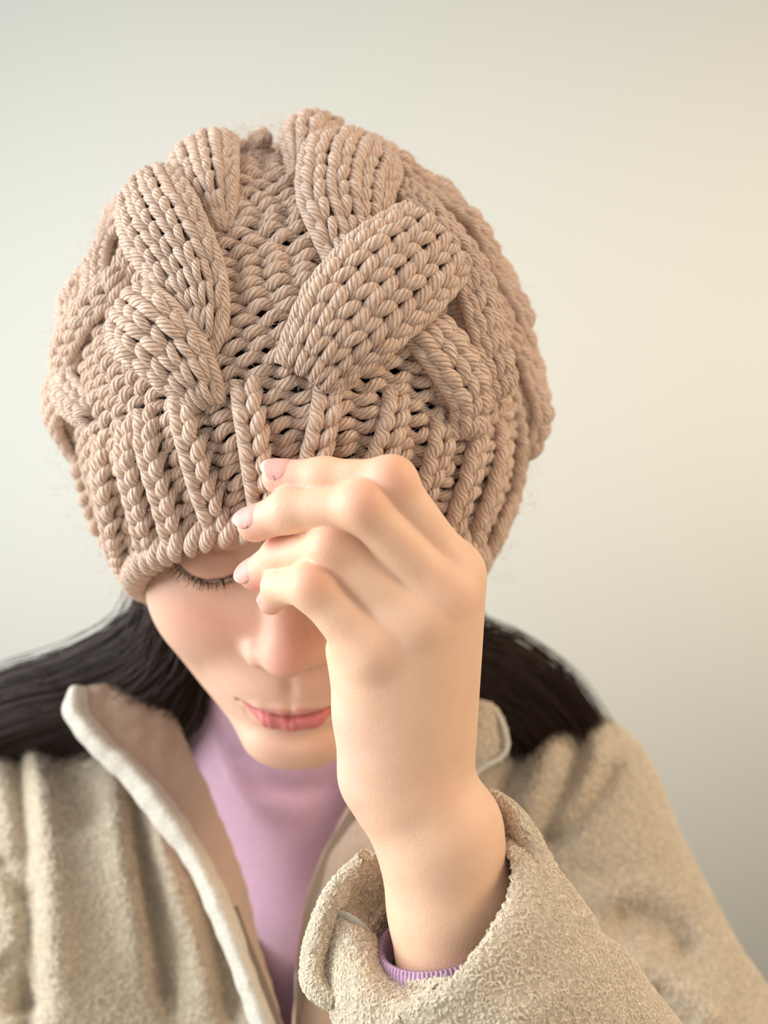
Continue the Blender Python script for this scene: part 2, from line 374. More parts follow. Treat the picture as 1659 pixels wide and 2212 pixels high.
# hand joints: px, py, depth, radius (m)
FING = {
 'index':  [(603, 1031, .4145, .0062), (700, 1034, .4085, .0070), (846, 1040, .3995, .0075), (972, 1236, .4150, .0098)],
 'middle': [(551, 1132, .4155, .0064), (625, 1103, .4075, .0074), (785, 1095, .3960, .0078), (955, 1283, .4085, .0100)],
 'ring':   [(549, 1241, .4370, .0059), (610, 1200, .4230, .0070), (720, 1181, .4030, .0077), (900, 1343, .4060, .0100)],
 'pinky':  [(586, 1300, .4340, .0049), (605, 1266, .4210, .0062), (677, 1266, .4030, .0075), (803, 1400, .4060, .0104)],
 'thumb':  [(800, 1195, .4660, .0075), (850, 1262, .4640, .0088), (905, 1370, .4570, .0100), (925, 1500, .4420, .0130)],
}
FP = {k: [(P(*q[:3]), q[3]*1.06) for q in v] for k, v in FING.items()}
def hand_sdf(p):
    d = None; fs = None
    for k, j in FP.items():
        g = cone(p, j[0][0], j[1][0], j[0][1], j[1][1])
        g = smin(g, cone(p, j[1][0], j[2][0], j[1][1], j[2][1]*.99), .004)
        g = smin(g, cone(p, j[2][0], j[3][0], j[2][1]*1.02, j[3][1]), .006)
        kn = j[2][0]+np.array([0, -.0009, .0006]); g = smin(g, np.linalg.norm(p-kn, axis=1)-j[2][1]*.84, .005)   # knuckle
        
        fs = g if fs is None else smin(fs, g, .0010)
    W = [(925, 1660, .432, .0165), (895, 1680, .428, .0170), (860, 1685, .426, .0165), (820, 1668, .427, .0140)]
    palm = None
    for (k, r), wq in zip((('index', .0120), ('middle', .0120), ('ring', .0118), ('pinky', .0108)), W):
        a = FP[k][3][0]+np.array([0, .002, -.001]); g = cone(p, a, P(*wq[:3]), r, wq[3])
        palm = g if palm is None else smin(palm, g, .014)
    palm = smin(palm, cone(p, P(768, 1405, .416), P(800, 1535, .421), .0112, .0125), .008); palm = smin(palm, cone(p, P(800, 1535, .420), P(818, 1650, .425), .0125, .0130), .006)     # outer edge of the palm
    palm = smin(palm, cone(p, P(925, 1500, .442), P(900, 1620, .440), .0150, .0150), .008)
    for k in ('index', 'middle', 'ring', 'pinky'):                                             # knuckle heads
        palm = smin(palm, np.linalg.norm(p-(FP[k][3][0]+np.array([.001, 0, 0])), axis=1)-.0074, .008)
    d = smin(palm, fs, .0058)
    A = [(882, 1640, .430, .0225), (895, 1715, .430, .0225), (948, 1800, .431, .0244), (974, 1960, .434, .0242), (1010, 2200, .442, .026), (1370, 2550, .512, .033), (1590, 2840, .575, .036), (1475, 2300, .640, .036)]
    for a, b2 in zip(A[:-1], A[1:]):
        d = smin(d, cone(p, P(*a[:3]), P(*b2[:3]), a[3], b2[3]), .004)
    d = smin(d, cone(p, P(*A[-1][:3]), P(1240, 1780, .705), .036, .036), .02)
    return d
NECK0 = head_world(0, -2.6, -4.5)
def torso_sdf(p):
    nb = P(645, 1640, .685)
    d = cone(p, NECK0, nb, .047, .052)
    d = smin(d, ell(p, P(645, 2400, .745), (.150, .075, .25)), .05)
    for x in (40, 1250):
        d = smin(d, cone(p, nb+np.array([0, .01, -.03]), P(x, 1800, .715), .040, .034), .03)
    d = smin(d, cone(p, P(40, 1800, .715), P(-130, 2800, .66), .034, .034), .02)
    return d
HC = HO.copy(); FC = P(850, 1450, .42)
def body_sdf(p):
    out = torso_sdf(p)
    m = np.linalg.norm(p-HO, axis=1) < .22
    if m.any(): out[m] = smin(out[m], head_sdf(p[m]), .015)
    far = ~m; out[far] = np.minimum(out[far], np.linalg.norm(p[far]-HO, axis=1)-.16)
    hm = hand_sdf(p)
    return smin(out, hm, .0008)
def sk_axis(lo, hi, a, b, fine): return axis([(lo, a, .006), (a, b, fine), (b, hi, .006)])
HFINE = .00085
axx = axis([(-.30, -.112, .006), (-.112, .058, HFINE), (.058, .30, .004)])
axy = axis([(.37, .55, HFINE), (.55, .84, .005)])
axz = axis([(ZC-.50, ZC-.205, .004), (ZC-.205, ZC+.035, HFINE), (ZC+.035, ZC+.20, .006)])
V, Q = net(body_sdf, axx, axy, axz)
# pigment
def G(p, c, s): return np.exp(-((p-c)**2).sum(1)/(s*s))
def skin_cols(V):
    c = np.tile(np.array([.84, .562, .392]), (len(V), 1))
    l = head_local(V); x, f, u = l.T; ax = np.abs(x); um = u-MU; face = (f > 3) & (np.linalg.norm(V-HO, axis=1) < .15)
    hd = hand_sdf(V) < torso_sdf(V); hd &= hand_sdf(V) < .002
    def mix(w, col):
        w = np.clip(w, 0, 1)[:, None]; c[:] = c*(1-w)+np.array(col)*w
    fc = face & ~hd
    mix(fc*.8, (.78, .505, .385))
    mix(fc*.62*np.exp(-((ax-3.4)/2.0)**2-((u+2.7)/1.9)**2), (.70, .33, .26))
    mix(fc*.50*np.exp(-(x/1.2)**2-((u+3.3)/1.7)**2)*(f > 7.5), (.76, .36, .29))
    mix(fc*.35*np.exp(-((ax-3.2)/1.9)**2-((u-.1)/.9)**2), (.58, .34, .25)); mix(fc*.30*np.exp(-((ax-2.6)/.9)**2-((u+4.0)/1.1)**2), (.62, .33, .22))  # darker eye sockets; nasolabial shade beside the nose painted into the colour
    lt = np.interp(ax, [0, .35, 1.1, 1.8, 2.4], [-6.46, -6.22, -6.36, -6.50, -6.60]); lb = np.interp(ax, [0, .8, 1.5, 2.0, 2.4], [-7.88, -7.78, -7.40, -6.95, -6.5])
    il = np.clip((lt-um)/.12+.5, 0, 1)*np.clip((um-lb)/.14+.5, 0, 1)*np.clip((2.42-ax)/.15, 0, 1)
    mid = np.interp(ax, [0, .35, .9, 1.7, 2.4], [-6.92, -6.80, -6.80, -6.72, -6.58])
    mix(fc*il*.80*(um > mid), (.60, .25, .22)); mix(fc*il*.92*(um <= mid), (.62, .185, .19))
    s, _ = segdist(-ax, u, LID); mix(fc*.9*np.exp(-(s/.15)**2), (.07, .035, .03))
    mix(fc*.7*np.exp(-((ax-.78)/.36)**2-((u+4.72)/.24)**2)*(f > 7.5), (.22, .08, .06))  # shade inside the nostrils, painted as dark skin colour
    for k, j in FP.items():
        mix(hd*.55*G(V, j[2][0]+np.array([0, -.007, .003]), .0075), (.80, .36, .25))
        mix(hd*.55*G(V, j[0][0], .0125), (.84, .40, .36))
        mix(hd*.15*G(V, j[3][0]+np.array([0, -.008, 0]), .010), (.80, .40, .30))
    mix(hd*.35*G(V, P(745, 1560, .415), .016), (.86, .52, .45))
    mix(hd*.30*G(V, P(755, 1680, .42), .016), (.84, .46, .42))
    return c
body = mesh_np('body', rel(V), Q, M_skin, person, cols=skin_cols(V))

# fingernails
def nail(k, dors, half=55, L=.0135, w=1.0, back=0.0):
    j = FP[k]; t = unit(j[0][0]-j[1][0]); dd = np.asarray(dors, float); dd = unit(dd-t*(dd@t)); s = np.cross(t, dd)
    nu, nv = 15, 15; r0 = j[0][1]; Vn = []; 
    for iv in range(nv):
        v = iv/(nv-1)
        for iu in range(nu):
            a = (iu/(nu-1)*2-1)
            end = (1-.22*a*a) if v > .5 else 1
            ww = 1-.25*max(0, (v-.7)/.3)**2-.18*max(0, (.25-v)/.25)**2
            an = a*R(half)*ww
            ln = back-.0078+(L)*(v*end+(.10*a*a if v < .5 else 0)*(1-v))
            rr = r0*1.02+.0003-max(0, ln-0.001)**2*34+(.0002-.0015*max(0, (.34-v)/.34)**2)-.0006*a**6
            Vn.append(j[0][0]+t*ln+(dd*math.cos(an)+s*math.sin(an)*w)*rr)
    Vn = np.array(Vn); i = np.arange(nv-1)[:, None]; q = np.arange(nu-1)[None]
    Qn = np.stack(np.broadcast_arrays(i*nu+q, i*nu+q+1, (i+1)*nu+q+1, (i+1)*nu+q), -1).reshape(-1, 4)
    o = mesh_np('fingernail', rel(Vn), Qn, M_nail, person, label='pink fingernail with a pale free edge')
    o.data.materials.append(M_nailtip)
    for p_ in o.data.polygons:
        if p_.index//(nu-1) >= nv-3: p_.material_index = 1
    md = o.modifiers.new('t', 'SOLIDIFY'); md.thickness = .0005
    return o
nail('index', (-.1, -.75, .75)); nail('middle', (-.25, -.8, .75)); nail('ring', (-.75, -.8, .45)); nail('pinky', (-.95, .1, .35), L=.009); nail('thumb', (.2, -.9, .4))

# eyelashes
bg = Bag(); LA = []; UPs = []; RA = []
for sgn in (-1, 1):
    for i in range(150):
        t = (i+random.random())/150; xx = -4.85+t*2.95
        uu = float(np.interp(xx, [q[0] for q in LID], [q[1] for q in LID]))-.06
        root = head_world(sgn*xx*-1 if sgn > 0 else xx, 9.5, uu)
        # find the surface along the local forward axis
        ps = np.array([root+HF*HS*(-k*.05) for k in range(0, 90)]); dd = head_sdf(ps); k = int(np.argmax(dd < 0)); root = ps[k]
        out = (xx+3.2)/1.6*(-1 if sgn > 0 else 1); ln = (.55+.35*random.random())*(.75+.5*(1-t))*HS*.95
        dr = unit(HX*(out*.75+random.gauss(0, .16))+HF*.62-HU*.85); pts = [root+dr*ln*s+HU*ln*.38*s*s for s in np.linspace(0, 1, 6)]
        LA.append(pts); RA.append(np.linspace(.00013, .00003, 6)); UPs.append(np.tile(HX, (6, 1)))
bg.add(tubes(np.array(LA), np.array(RA), np.array(UPs)+.01, 4))
o = bg.build('eyelashes', M_lash, person); o['kind'] = 'stuff'; o.data.transform(__import__('mathutils').Matrix.Translation(-PL))

# ------------------------------------------------------------------ the knitted hat
from mathutils import Matrix, Vector
hat = empty('knitted_hat', (0, 0, 0), person, label='chunky beige cable-knit beanie with a ribbed brim')
HAC = P(649, 893, .550); HR = np.array([.1043, .119, .1225])
rx = Matrix.Rotation(R(12), 3, 'X'); ry = Matrix.Rotation(R(-4), 3, 'Y')
HM = np.array((ry @ rx)); 
def h2w(q): return HAC+q@HM.T
def w2h(p): return (p-HAC)@HM
def hproj(q): return q/np.linalg.norm(q/HR, axis=-1, keepdims=True)
def hnor(q): return unit(q/HR**2)
def phib(az): return R(130.2)-R(21.5)*np.cos(az)-R(5.0)*np.cos(2*az)
def HPt(az, q):                      # azimuth (0 = towards the camera, + = right), q 0 brim .. 1 crown
    ph = phib(az)*(1-q)
    return np.stack([HR[0]*np.sin(ph)*np.sin(az), -HR[1]*np.sin(ph)*np.cos(az), HR[2]*np.cos(ph)], -1)
CAMH = w2h(np.array([0, 0, ZC]))
def px2h(px, py):
    dr = unit((P(px, py, 1.)-np.array([0, 0, ZC]))@HM); o = CAMH/HR; d = dr/HR
    a = d@d; b = o@d; c = o@o-1; disc = b*b-a*c
    t = (-b-math.sqrt(disc))/a if disc > 0 else -b/a
    return hproj((CAMH+dr*t)[None])[0]
if DBG:
    for a_ in range(-90, 91, 15):
        x_, y_ = PX(h2w(HPt(np.array([R(a_)]), np.array([0.])))); print('BRIM', a_, x_, y_)
    dd_ = [(float(head_sdf(h2w(HPt(np.array([R(a_)]), np.array([q_])))).item())*1000, a_, q_) for a_ in range(-180, 180, 15) for q_ in (.02, .15, .3, .5, .7, .9)]; print('GAP', sorted(dd_)[:14])
RY = .00250                          # yarn radius
yb = {}
def frame(path, n):
    c = hproj(catmull(np.array(path), n)); L = np.concatenate([[0], np.cumsum(np.linalg.norm(np.diff(c, axis=0), axis=1))])
    s = np.linspace(0, L[-1], n); c = hproj(np.stack([np.interp(s, L, c[:, k]) for k in range(3)], 1))
    t = unit(np.gradient(c, axis=0)); nn = hnor(c); b = unit(np.cross(t, nn))
    return s, c, nn, b
def on(fr, s, l, h):
    S, c, nn, b = fr; s = np.clip(s, 0, S[-1])
    I = lambda A: np.stack([np.interp(s, S, A[:, k]) for k in range(3)], -1)
    q = hproj(I(c)+I(b)*l[..., None]); return q+hnor(q)*h[..., None], hnor(q)
def strip(name, path, widths, heights, bulge=.004, px=True, wale=.0086, row=.0080, rope=True, parent=hat, back=True, label=None, r=RY, n=None, rib=False):
    pts = [px2h(*q) if px else HPt(*q) for q in path]; fr = frame(pts, 60); Ltot = fr[0][-1]
    K = len(widths); wf = lambda s: np.interp(s/Ltot, np.linspace(0, 1, K), widths); K2 = len(heights); hf = lambda s: np.interp(s/Ltot, np.linspace(0, 1, K2), heights)
    Nw = n or max(1, int(round(max(widths)/wale))); M = max(2, int(round(Ltot/row))); ds = Ltot/M
    j, i = np.meshgrid(np.arange(M), np.arange(Nw), indexing='ij'); j = j.ravel()[:, None].astype(float); i = i.ravel()[:, None]
    tau = np.linspace(0, 1, 9)[None]; bg = Bag()
    def prof(s, l):
        w = wf(s)/2; return hf(s)+bulge*(1-np.clip(np.abs(l)/w, 0, 1.15)**2.6)
    for sg in (-1, 1):
        jj = j+rng.normal(0, .05, j.shape)+(.5*(i % 2)*0); s = (jj-.18+1.42*tau)*ds
        if sg < 0: off = -(.13+.20*tau)
        else: off = .07+.36*tau
        if rib and sg < 0: continue
        ww = wf(np.clip(s, 0, Ltot))/Nw; l = (i-(Nw-1)/2+off+rng.normal(0, .03, j.shape))*ww
        rr = r*(.62+.48*np.sin(np.pi*np.clip(tau*1.02, 0, 1))**.8)*(1.04 if sg < 0 else .94)*rng.normal(1, .05, j.shape)
        rr = rr*np.clip(ww/wale, .55, 1.15)
        h = prof(s, l)+r*(-.95+1.6*np.sin(np.pi*tau)**.8)*(1 if sg > 0 else .85)+rng.normal(0, .0003, j.shape)
        q, nn = on(fr, s, l, h); bg.add(tubes(rel(h2w(q)), rr*np.ones_like(s), nn@HM.T, 8, rng.uniform(0, .02, len(s))))
    if rib:                           # the left leg of a rib reads as one thick twisted strand
        s = np.linspace(0, Ltot, M*7)[None]; wob = np.sin(s/ds*2*np.pi+1); l = -wf(s)*.24+.0003*wob; h = prof(s, l)+r*.25+.0003*wob
        q, nn = on(fr, s, l, h); bg.add(tubes(rel(h2w(q)), r*1.04*(1+.06*wob), nn@HM.T, 12, rng.uniform(0, .02, 1)))
    if rope:                          # continuous border strands
        for sg in (-1, 1):
            s = np.linspace(0, Ltot, M*6)[None]; l = sg*(wf(s)/2*1.0+r*.1); h = hf(s)+r*.1+.0004*np.sin(s/ds*2*np.pi)
            q, nn = on(fr, s, l, h); bg.add(tubes(rel(h2w(q)), (r*1.0*(1+.08*np.sin(s/ds*2*np.pi))), nn@HM.T, 9))
    if back:
        s, t = np.meshgrid(np.linspace(0, Ltot, 40), np.linspace(-1.08, 1.08, 13), indexing='ij'); l = t*wf(s)/2
        h = prof(s, l)-r*1.05-np.where(np.abs(t) > 1, .008, 0); q, nn = on(fr, s, l, h); V = rel(h2w(q)).reshape(-1, 3)
        a = np.arange(39)[:, None]; c = np.arange(12)[None]; qd = np.stack(np.broadcast_arrays(a*13+c, a*13+c+1, (a+1)*13+c+1, (a+1)*13+c), -1).reshape(-1, 4)
        uv = np.stack([l.ravel()*60, s.ravel()], 1)[qd.ravel()]; bg.add((V, qd, uv))
    kw = dict(label=label) if label else {}
    return bg.build(name, M_yarn, hat, **kw)
# purl ground: wavy rows right round the hat
bg = Bag(); rows = 41
for k in range(rows):
    q = .012+k*(.975/rows)
    if q > .97: continue
    azs = np.linspace(-np.pi, np.pi, 4000); c = HPt(azs, np.full_like(azs, q)); L = np.concatenate([[0], np.cumsum(np.linalg.norm(np.diff(c, axis=0), axis=1))])
    nw = max(6, int(round(L[-1]/.0118))); n = nw*9+1; s = np.linspace(0, L[-1], n); az = np.interp(s, L, azs)
    ph = 2*np.pi*nw*s/L[-1]+.5*np.sin(az*9+k)+rng.uniform(0, 6.3)
    qa = q+(.0050+.002*np.sin(az*31+k*2.3))*np.sin(ph)+.0022*np.sin(az*23+k*1.7); lad = np.exp(-((az+.12)/.2)**2)*np.clip((q-.3)/.1, 0, 1)
    c = HPt(az, qa); h = -.0005+.0017*np.cos(ph)-.0015*lad; p = c+hnor(c)*h[:, None]
    bg.add(tubes(rel(h2w(p))[None], np.full((1, n), RY*1.06)*(1-.03*lad)[None], (hnor(c)@HM.T)[None], 7, rng.uniform(0, .01, 1)))
o = bg.build('purl_ground', M_yarn, hat); o['kind'] = 'stuff'
# ribs of the brim: (bottom x, y) -> (top x, y) in front, longitudes elsewhere
ribs_px = [[(284, 1238), (262, 1130), (238, 1020), (226, 935)], [(338, 1192), (320, 1100), (296, 1000), (280, 905)], [(392, 1165), (372, 1080), (345, 985), (318, 880)],
           [(482, 1138), (452, 1050), (425, 950), (392, 840)], [(578, 1120), (562, 1020), (548, 920), (528, 820)], [(668, 1110), (672, 1010), (694, 920), (708, 835)],
           [(760, 1118), (788, 1030), (826, 940), (856, 850)], [(868, 1140), (900, 1060), (926, 980), (952, 905)], [(945, 1170), (975, 1080), (1002, 990), (1022, 900)],
           [(990, 1205), (1022, 1110), (1056, 1010), (1078, 915)], [(1010, 1240), (1055, 1140), (1095, 1030), (1112, 930)]]
for r_ in ribs_px: strip('rib', r_, [.0112, .0118, .0124], [.0032, .0040, .0044, .0040, -.001], bulge=.0010, n=1, wale=.0125, row=.0070, rope=False, back=False, r=.0030, rib=True)
for a_ in np.arange(76, 290, 12.): strip('rib', [(R(a_), .01), (R(a_), .12), (R(a_), .24), (R(a_), .34)], [.0118], [.0035, .004, .004, .0035, -.001], bulge=.001, px=False, n=1, wale=.0125, row=.0070, rope=False, back=False, r=.0030, rib=True)
# cables traced round the front; every strand of a cable runs from the brim side up
K = .000184
def cab(path, wpx, hts, **kw): return strip('cable_strand', path, [x*K for x in wpx], hts, **kw)
cab([(455, 880), (430, 820), (370, 740), (305, 690)], [60, 120, 140, 130], [.002, .008, .013, .008], bulge=.004)
cab([(425, 770), (445, 700), (425, 610), (375, 510), (350, 425)], [70, 130, 165, 150, 90], [.002, .006, .011, .012, .007], bulge=.005)
cab([(205, 900), (170, 820), (205, 700), (260, 620), (290, 560)], [60, 100, 105, 90, 70], [.000, .005, .007, .005, .000], bulge=.004)
cab([(225, 640), (232, 540), (268, 450), (330, 400), (400, 380)], [90, 80, 70, 65, 50], [.004, .006, .007, .006, .001], bulge=.003)
cab([(478, 500), (468, 430), (455, 350), (452, 290)], [30, 110, 150, 120], [-.003, .006, .010, .009], bulge=.005)
cab([(790, 610), (755, 520), (738, 430), (770, 345)], [120, 185, 205, 150], [.001, .006, .009, .009], bulge=.004)
cab([(660, 820), (705, 750), (790, 655), (895, 565)], [120, 195, 205, 175], [.003, .009, .014, .016], bulge=.004)
cab([(650, 380), (672, 325), (692, 280)], [40, 105, 115], [-.001, .008, .012], bulge=.005)
cab([(990, 940), (985, 860), (935, 765), (875, 680)], [80, 110, 115, 90], [.004, .008, .007, .001], bulge=.004)
cab([(1050, 850), (1020, 740), (975, 610), (920, 510), (865, 420)], [110, 125, 125, 120, 90], [.007, .009, .010, .006, .002], bulge=.004)
cab([(1110, 800), (1090, 700), (1050, 580), (1000, 470), (930, 400)], [90, 90, 95, 90, 70], [.006, .011, .007, .011, .006], bulge=.003)
cab([(1110, 985), (1140, 900), (1120, 800)], [80, 115, 80], [.006, .012, .006], bulge=.004)
cab([(905, 400), (840, 390), (780, 345), (745, 310)], [60, 80, 90, 60], [.006, .009, .010, .008], bulge=.003)
cab([(555, 330), (560, 305), (575, 285)], [55, 60, 60], [.004, .006, .006], bulge=.002)
for a_, off in ((88, 0), (128, .1), (168, 0), (208, .1), (248, 0), (282, .1)):
    for k, q0 in enumerate((.27, .43, .60, .76)):
        s_ = 1 if (k+int(off*10)) % 2 else -1; w_ = .030*math.sin(min(2.2, float(phib(R(a_)))*(1-q0-.08)))
        strip('cable_strand', [(R(a_-s_*11), q0), (R(a_), q0+.09), (R(a_+s_*11), q0+.20)], [w_*.6, w_, w_*.7], [.001, .0105, .001], px=False, bulge=.0035)
# cast-on edge
bg = Bag(); azs = np.linspace(-np.pi, np.pi, 4000); c = HPt(azs, np.zeros_like(azs)); L = np.concatenate([[0], np.cumsum(np.linalg.norm(np.diff(c, axis=0), axis=1))])
m_ = int(L[-1]/.0082); s0 = (np.arange(m_)+rng.normal(0, .08, m_))[:, None]*L[-1]/m_; tau = np.linspace(0, 1, 9)[None]
az = np.interp((s0+.0105*tau) % L[-1], L, azs); q = -.024+.056*tau; c = HPt(az, q)
h = .0022+.0042*np.sin(np.pi*tau)*np.ones_like(az); p = c+hnor(c)*h[..., None]
bg.add(tubes(rel(h2w(p)), (.0031*(.6+.45*np.sin(np.pi*tau)))*np.ones_like(az), hnor(c)@HM.T, 9, rng.uniform(0, .01, m_)))
s_ = np.linspace(0, L[-1], 1200); az = np.interp(s_, L, azs); c = HPt(az, np.full_like(az, .004)); p = c-hnor(c)*.0030
bg.add(tubes(rel(h2w(p))[None], np.full((1, 1200), .0022), (hnor(c)@HM.T)[None], 8))
bg.build('brim_edge', M_yarn, hat)
# loose fibres
nf = 7000; az = rng.uniform(-np.pi, np.pi, nf); q = rng.uniform(0, .95, nf); c = HPt(az, q); n0 = hnor(c); t1 = unit(rng.normal(size=(nf, 3))); tau = np.linspace(0, 1, 6)
hh = rng.uniform(.001, .016, nf); ln = rng.uniform(.002, .006, nf); t2 = unit(rng.normal(size=(nf, 3)))
pth = (c+n0*hh[:, None])[:, None]+t1[:, None]*(ln[:, None]*tau)[..., None]+n0[:, None]*(ln[:, None]*.35*tau)[..., None]+t2[:, None]*(ln[:, None]*.4*np.sin(tau*4))[..., None]
bg = Bag(); bg.add(tubes(rel(h2w(pth)), np.full((nf, 6), .000045), np.broadcast_to(t2[:, None], pth.shape)+1e-4, 3))
o = bg.build('wool_fuzz', M_fuzz, hat); o['kind'] = 'stuff'

# ------------------------------------------------------------------ hair
bg = Bag()
def lock(guides, n, spread, r, seed, sides=4, npt=16, wav=.001):
    g = np.array([[P(*a) for a in row] for row in guides])      # (k guides, m points, 3)
    rs = np.random.default_rng(seed); u = rs.uniform(0, len(g)-1, n); i = np.minimum(u.astype(int), len(g)-2); t = (u-i)[:, None, None]
    pth = g[i]*(1-t)+g[i+1]*t; pth = pth+rs.normal(size=(n, 1, 3))*spread
    pth = np.swapaxes(catmull(np.swapaxes(pth, 0, 1), npt), 0, 1); s = np.linspace(0, 1, npt)[None, :, None]
    pth = pth+wav*np.sin(s*rs.uniform(4, 9, (n, 1, 1))+rs.uniform(0, 6, (n, 1, 3)))
    bg.add(tubes(rel(pth), np.full((n, npt), 1.)*rs.uniform(.6, 1.2, (n, 1))*r*np.linspace(1, .7, npt)[None], np.broadcast_to(np.array([.1, 1., .2]), pth.shape), sides))
LG = [[(330, 1215, .60), (300, 1330, .60), (140, 1425, .615), (-40, 1492, .63), (-240, 1620, .67), (-200, 1900, .80)],
      [(360, 1215, .59), (330, 1380, .595), (190, 1462, .61), (0, 1512, .625), (-240, 1660, .67), (-200, 1900, .80)],
      [(400, 1215, .60), (365, 1430, .60), (240, 1500, .61), (60, 1530, .62), (-200, 1660, .67), (-180, 1900, .80)],
      [(430, 1215, .61), (400, 1480, .612), (340, 1560, .62), (260, 1640, .66), (200, 1700, .72), (180, 1800, .80)],
      [(460, 1215, .62), (450, 1430, .618), (420, 1540, .622), (380, 1600, .65), (330, 1700, .72), (300, 1800, .80)]]
RG = [[(985, 1240, .62), (1010, 1352, .62), (1110, 1400, .635), (1220, 1480, .65), (1330, 1640, .70)],
      [(960, 1240, .61), (985, 1390, .61), (1090, 1440, .625), (1180, 1510, .64), (1290, 1640, .70)],
      [(930, 1240, .60), (960, 1430, .60), (1040, 1500, .615), (1120, 1560, .64), (1200, 1700, .70)],
      [(880, 1240, .60), (905, 1480, .605), (960, 1560, .62), (1010, 1640, .67), (1050, 1700, .72)]]
lock(LG, 2600, .0045, .00028, 1, 3); lock(RG, 2600, .0045, .00028, 2, 3)
lock(LG, 60, .001, .0050, 3, 7, 16, .0); lock(RG, 60, .001, .0050, 4, 7, 16, .0)
BG = [[(x, 1200, .67), (x, 1400, .70), (645+(x-645)*1.15, 1650, .745)] for x in (380, 500, 640, 780, 920)]
lock(BG, 900, .008, .0005, 5); lock(BG, 60, .006, .010, 6, 7)
# the crown of the head inside the hat
az, qq = np.meshgrid(np.linspace(-np.pi, np.pi, 65), np.linspace(.08, .995, 30), indexing='ij'); c = HPt(az, qq); c = c-hnor(c)*.0075
V = rel(h2w(c)).reshape(-1, 3); a_ = np.arange(64)[:, None]; b_ = np.arange(29)[None]
qd = np.stack(np.broadcast_arrays(a_*30+b_, (a_+1)*30+b_, (a_+1)*30+b_+1, a_*30+b_+1), -1).reshape(-1, 4)
bg.add((V, qd, np.zeros((qd.size, 2))))
bg.build('hair', M_hair, person, label='long straight dark brown hair spread behind both shoulders')

# ------------------------------------------------------------------ clothes
OPEN = [(385, 1380), (400, 1560), (432, 1650), (482, 1760), (525, 1900), (560, 2040), (608, 2230), (640, 2400), (640, 2230), (640, 2110), (655, 1980), (690, 1860), (762, 1740), (800, 1600), (1000, 1380)]
# folds of the cloth: line, half width in metres, depth
FOLDS = [([(4, 1520), (42, 1650), (57, 1800), (66, 1950), (64, 2100), (60, 2300)], .0045, .010), ([(40, 1540), (85, 1700), (105, 1900), (120, 2200)], .010, -.007),
         ([(100, 1550), (165, 1680), (215, 1790)], .016, .012), ([(230, 1700), (258, 1830), (285, 1960), (310, 2100)], .009, -.006),
         ([(275, 1640), (297, 1780), (322, 1920), (350, 2080), (370, 2200)], .0055, .013), ([(330, 1760), (375, 1900), (425, 2050), (455, 2200)], .0075, -.007),
         ([(365, 1760), (425, 1880), (462, 1990), (490, 2100), (500, 2220)], .0060, .011), ([(0, 1850), (30, 1900), (55, 1960)], .006, .006), ([(0, 2060), (40, 2120), (60, 2200)], .012, .010),
         ([(1155, 1560), (1115, 1660), (1075, 1725)], .0055, .009), ([(1258, 1570), (1238, 1670), (1195, 1770), (1165, 1830)], .0055, .009),
         ([(1340, 1635), (1290, 1710), (1225, 1785), (1172, 1835)], .0048, .008), ([(1200, 1560), (1180, 1650), (1130, 1760)], .007, -.004), ([(1300, 1600), (1260, 1700), (1200, 1790)], .006, -.004),
         ([(1305, 1990), (1390, 1985), (1450, 2020), (1485, 2080)], .010, .012), ([(1385, 2150), (1440, 2195), (1500, 2230)], .009, .012), ([(1225, 1892), (1330, 1888), (1450, 1868)], .0062, .0022), ([(1330, 2070), (1450, 2120), (1560, 2230)], .012, -.006)]
nb = P(645, 1640, .685)
SHL = P(55, 1745, .70); SHR = P(1212, 1742, .69)
def outer(p):
    d = cone(p, nb+np.array([0, .012, .0]), nb+np.array([0, .02, -.05]), .060, .075)
    for q in (SHL, SHR): d = smin(d, cone(p, nb+np.array([0, .012, -.02]), q, .052, .056), .02)
    d = smin(d, ell(p, P(620, 2420, .705), (.185, .112, .28)), .035)
    d = smin(d, ell(p, P(200, 2150, .675), (.085, .085, .17)), .03)
    d = smin(d, cone(p, SHR, P(1470, 2300, .63), .0575, .060), .02); d = smin(d, cone(p, P(1470, 2300, .63), P(1600, 2850, .57), .060, .064), .02)
    d = smin(d, cone(p, SHL, P(-150, 2450, .63), .0575, .060), .012)
    return d
def folds(p):
    x, y = PX(p); sc = p[:, 1]/F; out = np.zeros(len(p))
    for ln, wd, am in FOLDS:
        wd = max(wd*1.1, .0062); ds, t = segdist(x, y, ln); out += am*1.25*np.exp(-(ds*sc/wd)**2)*np.clip(np.minimum(t*5+.3, (1-t)*5+.3), 0, 1)
    return out*(p[:, 1] < .72)
def jk(p):
    o_ = outer(p); f_ = folds(p); sh = smax(o_+f_, -(o_+f_+.014), .002)
    x, y = PX(p); op = inpoly(x, y, OPEN)*p[:, 1]/F; op = np.maximum(op, p[:, 1]-.70)
    return smax(sh, -op, .003)
jg = (axis([(-.27, .27, .0032)]), axis([(.52, .80, .0032)]), axis([(ZC-.42, ZC-.09, .0032)]))
V, Q = net(jk, *jg, lip=1.8)
jacket = mesh_np('fleece_jacket', rel(V), Q, M_fleece, person, label='open beige fleece jacket with a turned-out collar')
def jchild(o): o.data.transform(Matrix.Translation(-PL)); return o
def jl(*a, **k): return jchild(loft(*a, **k))
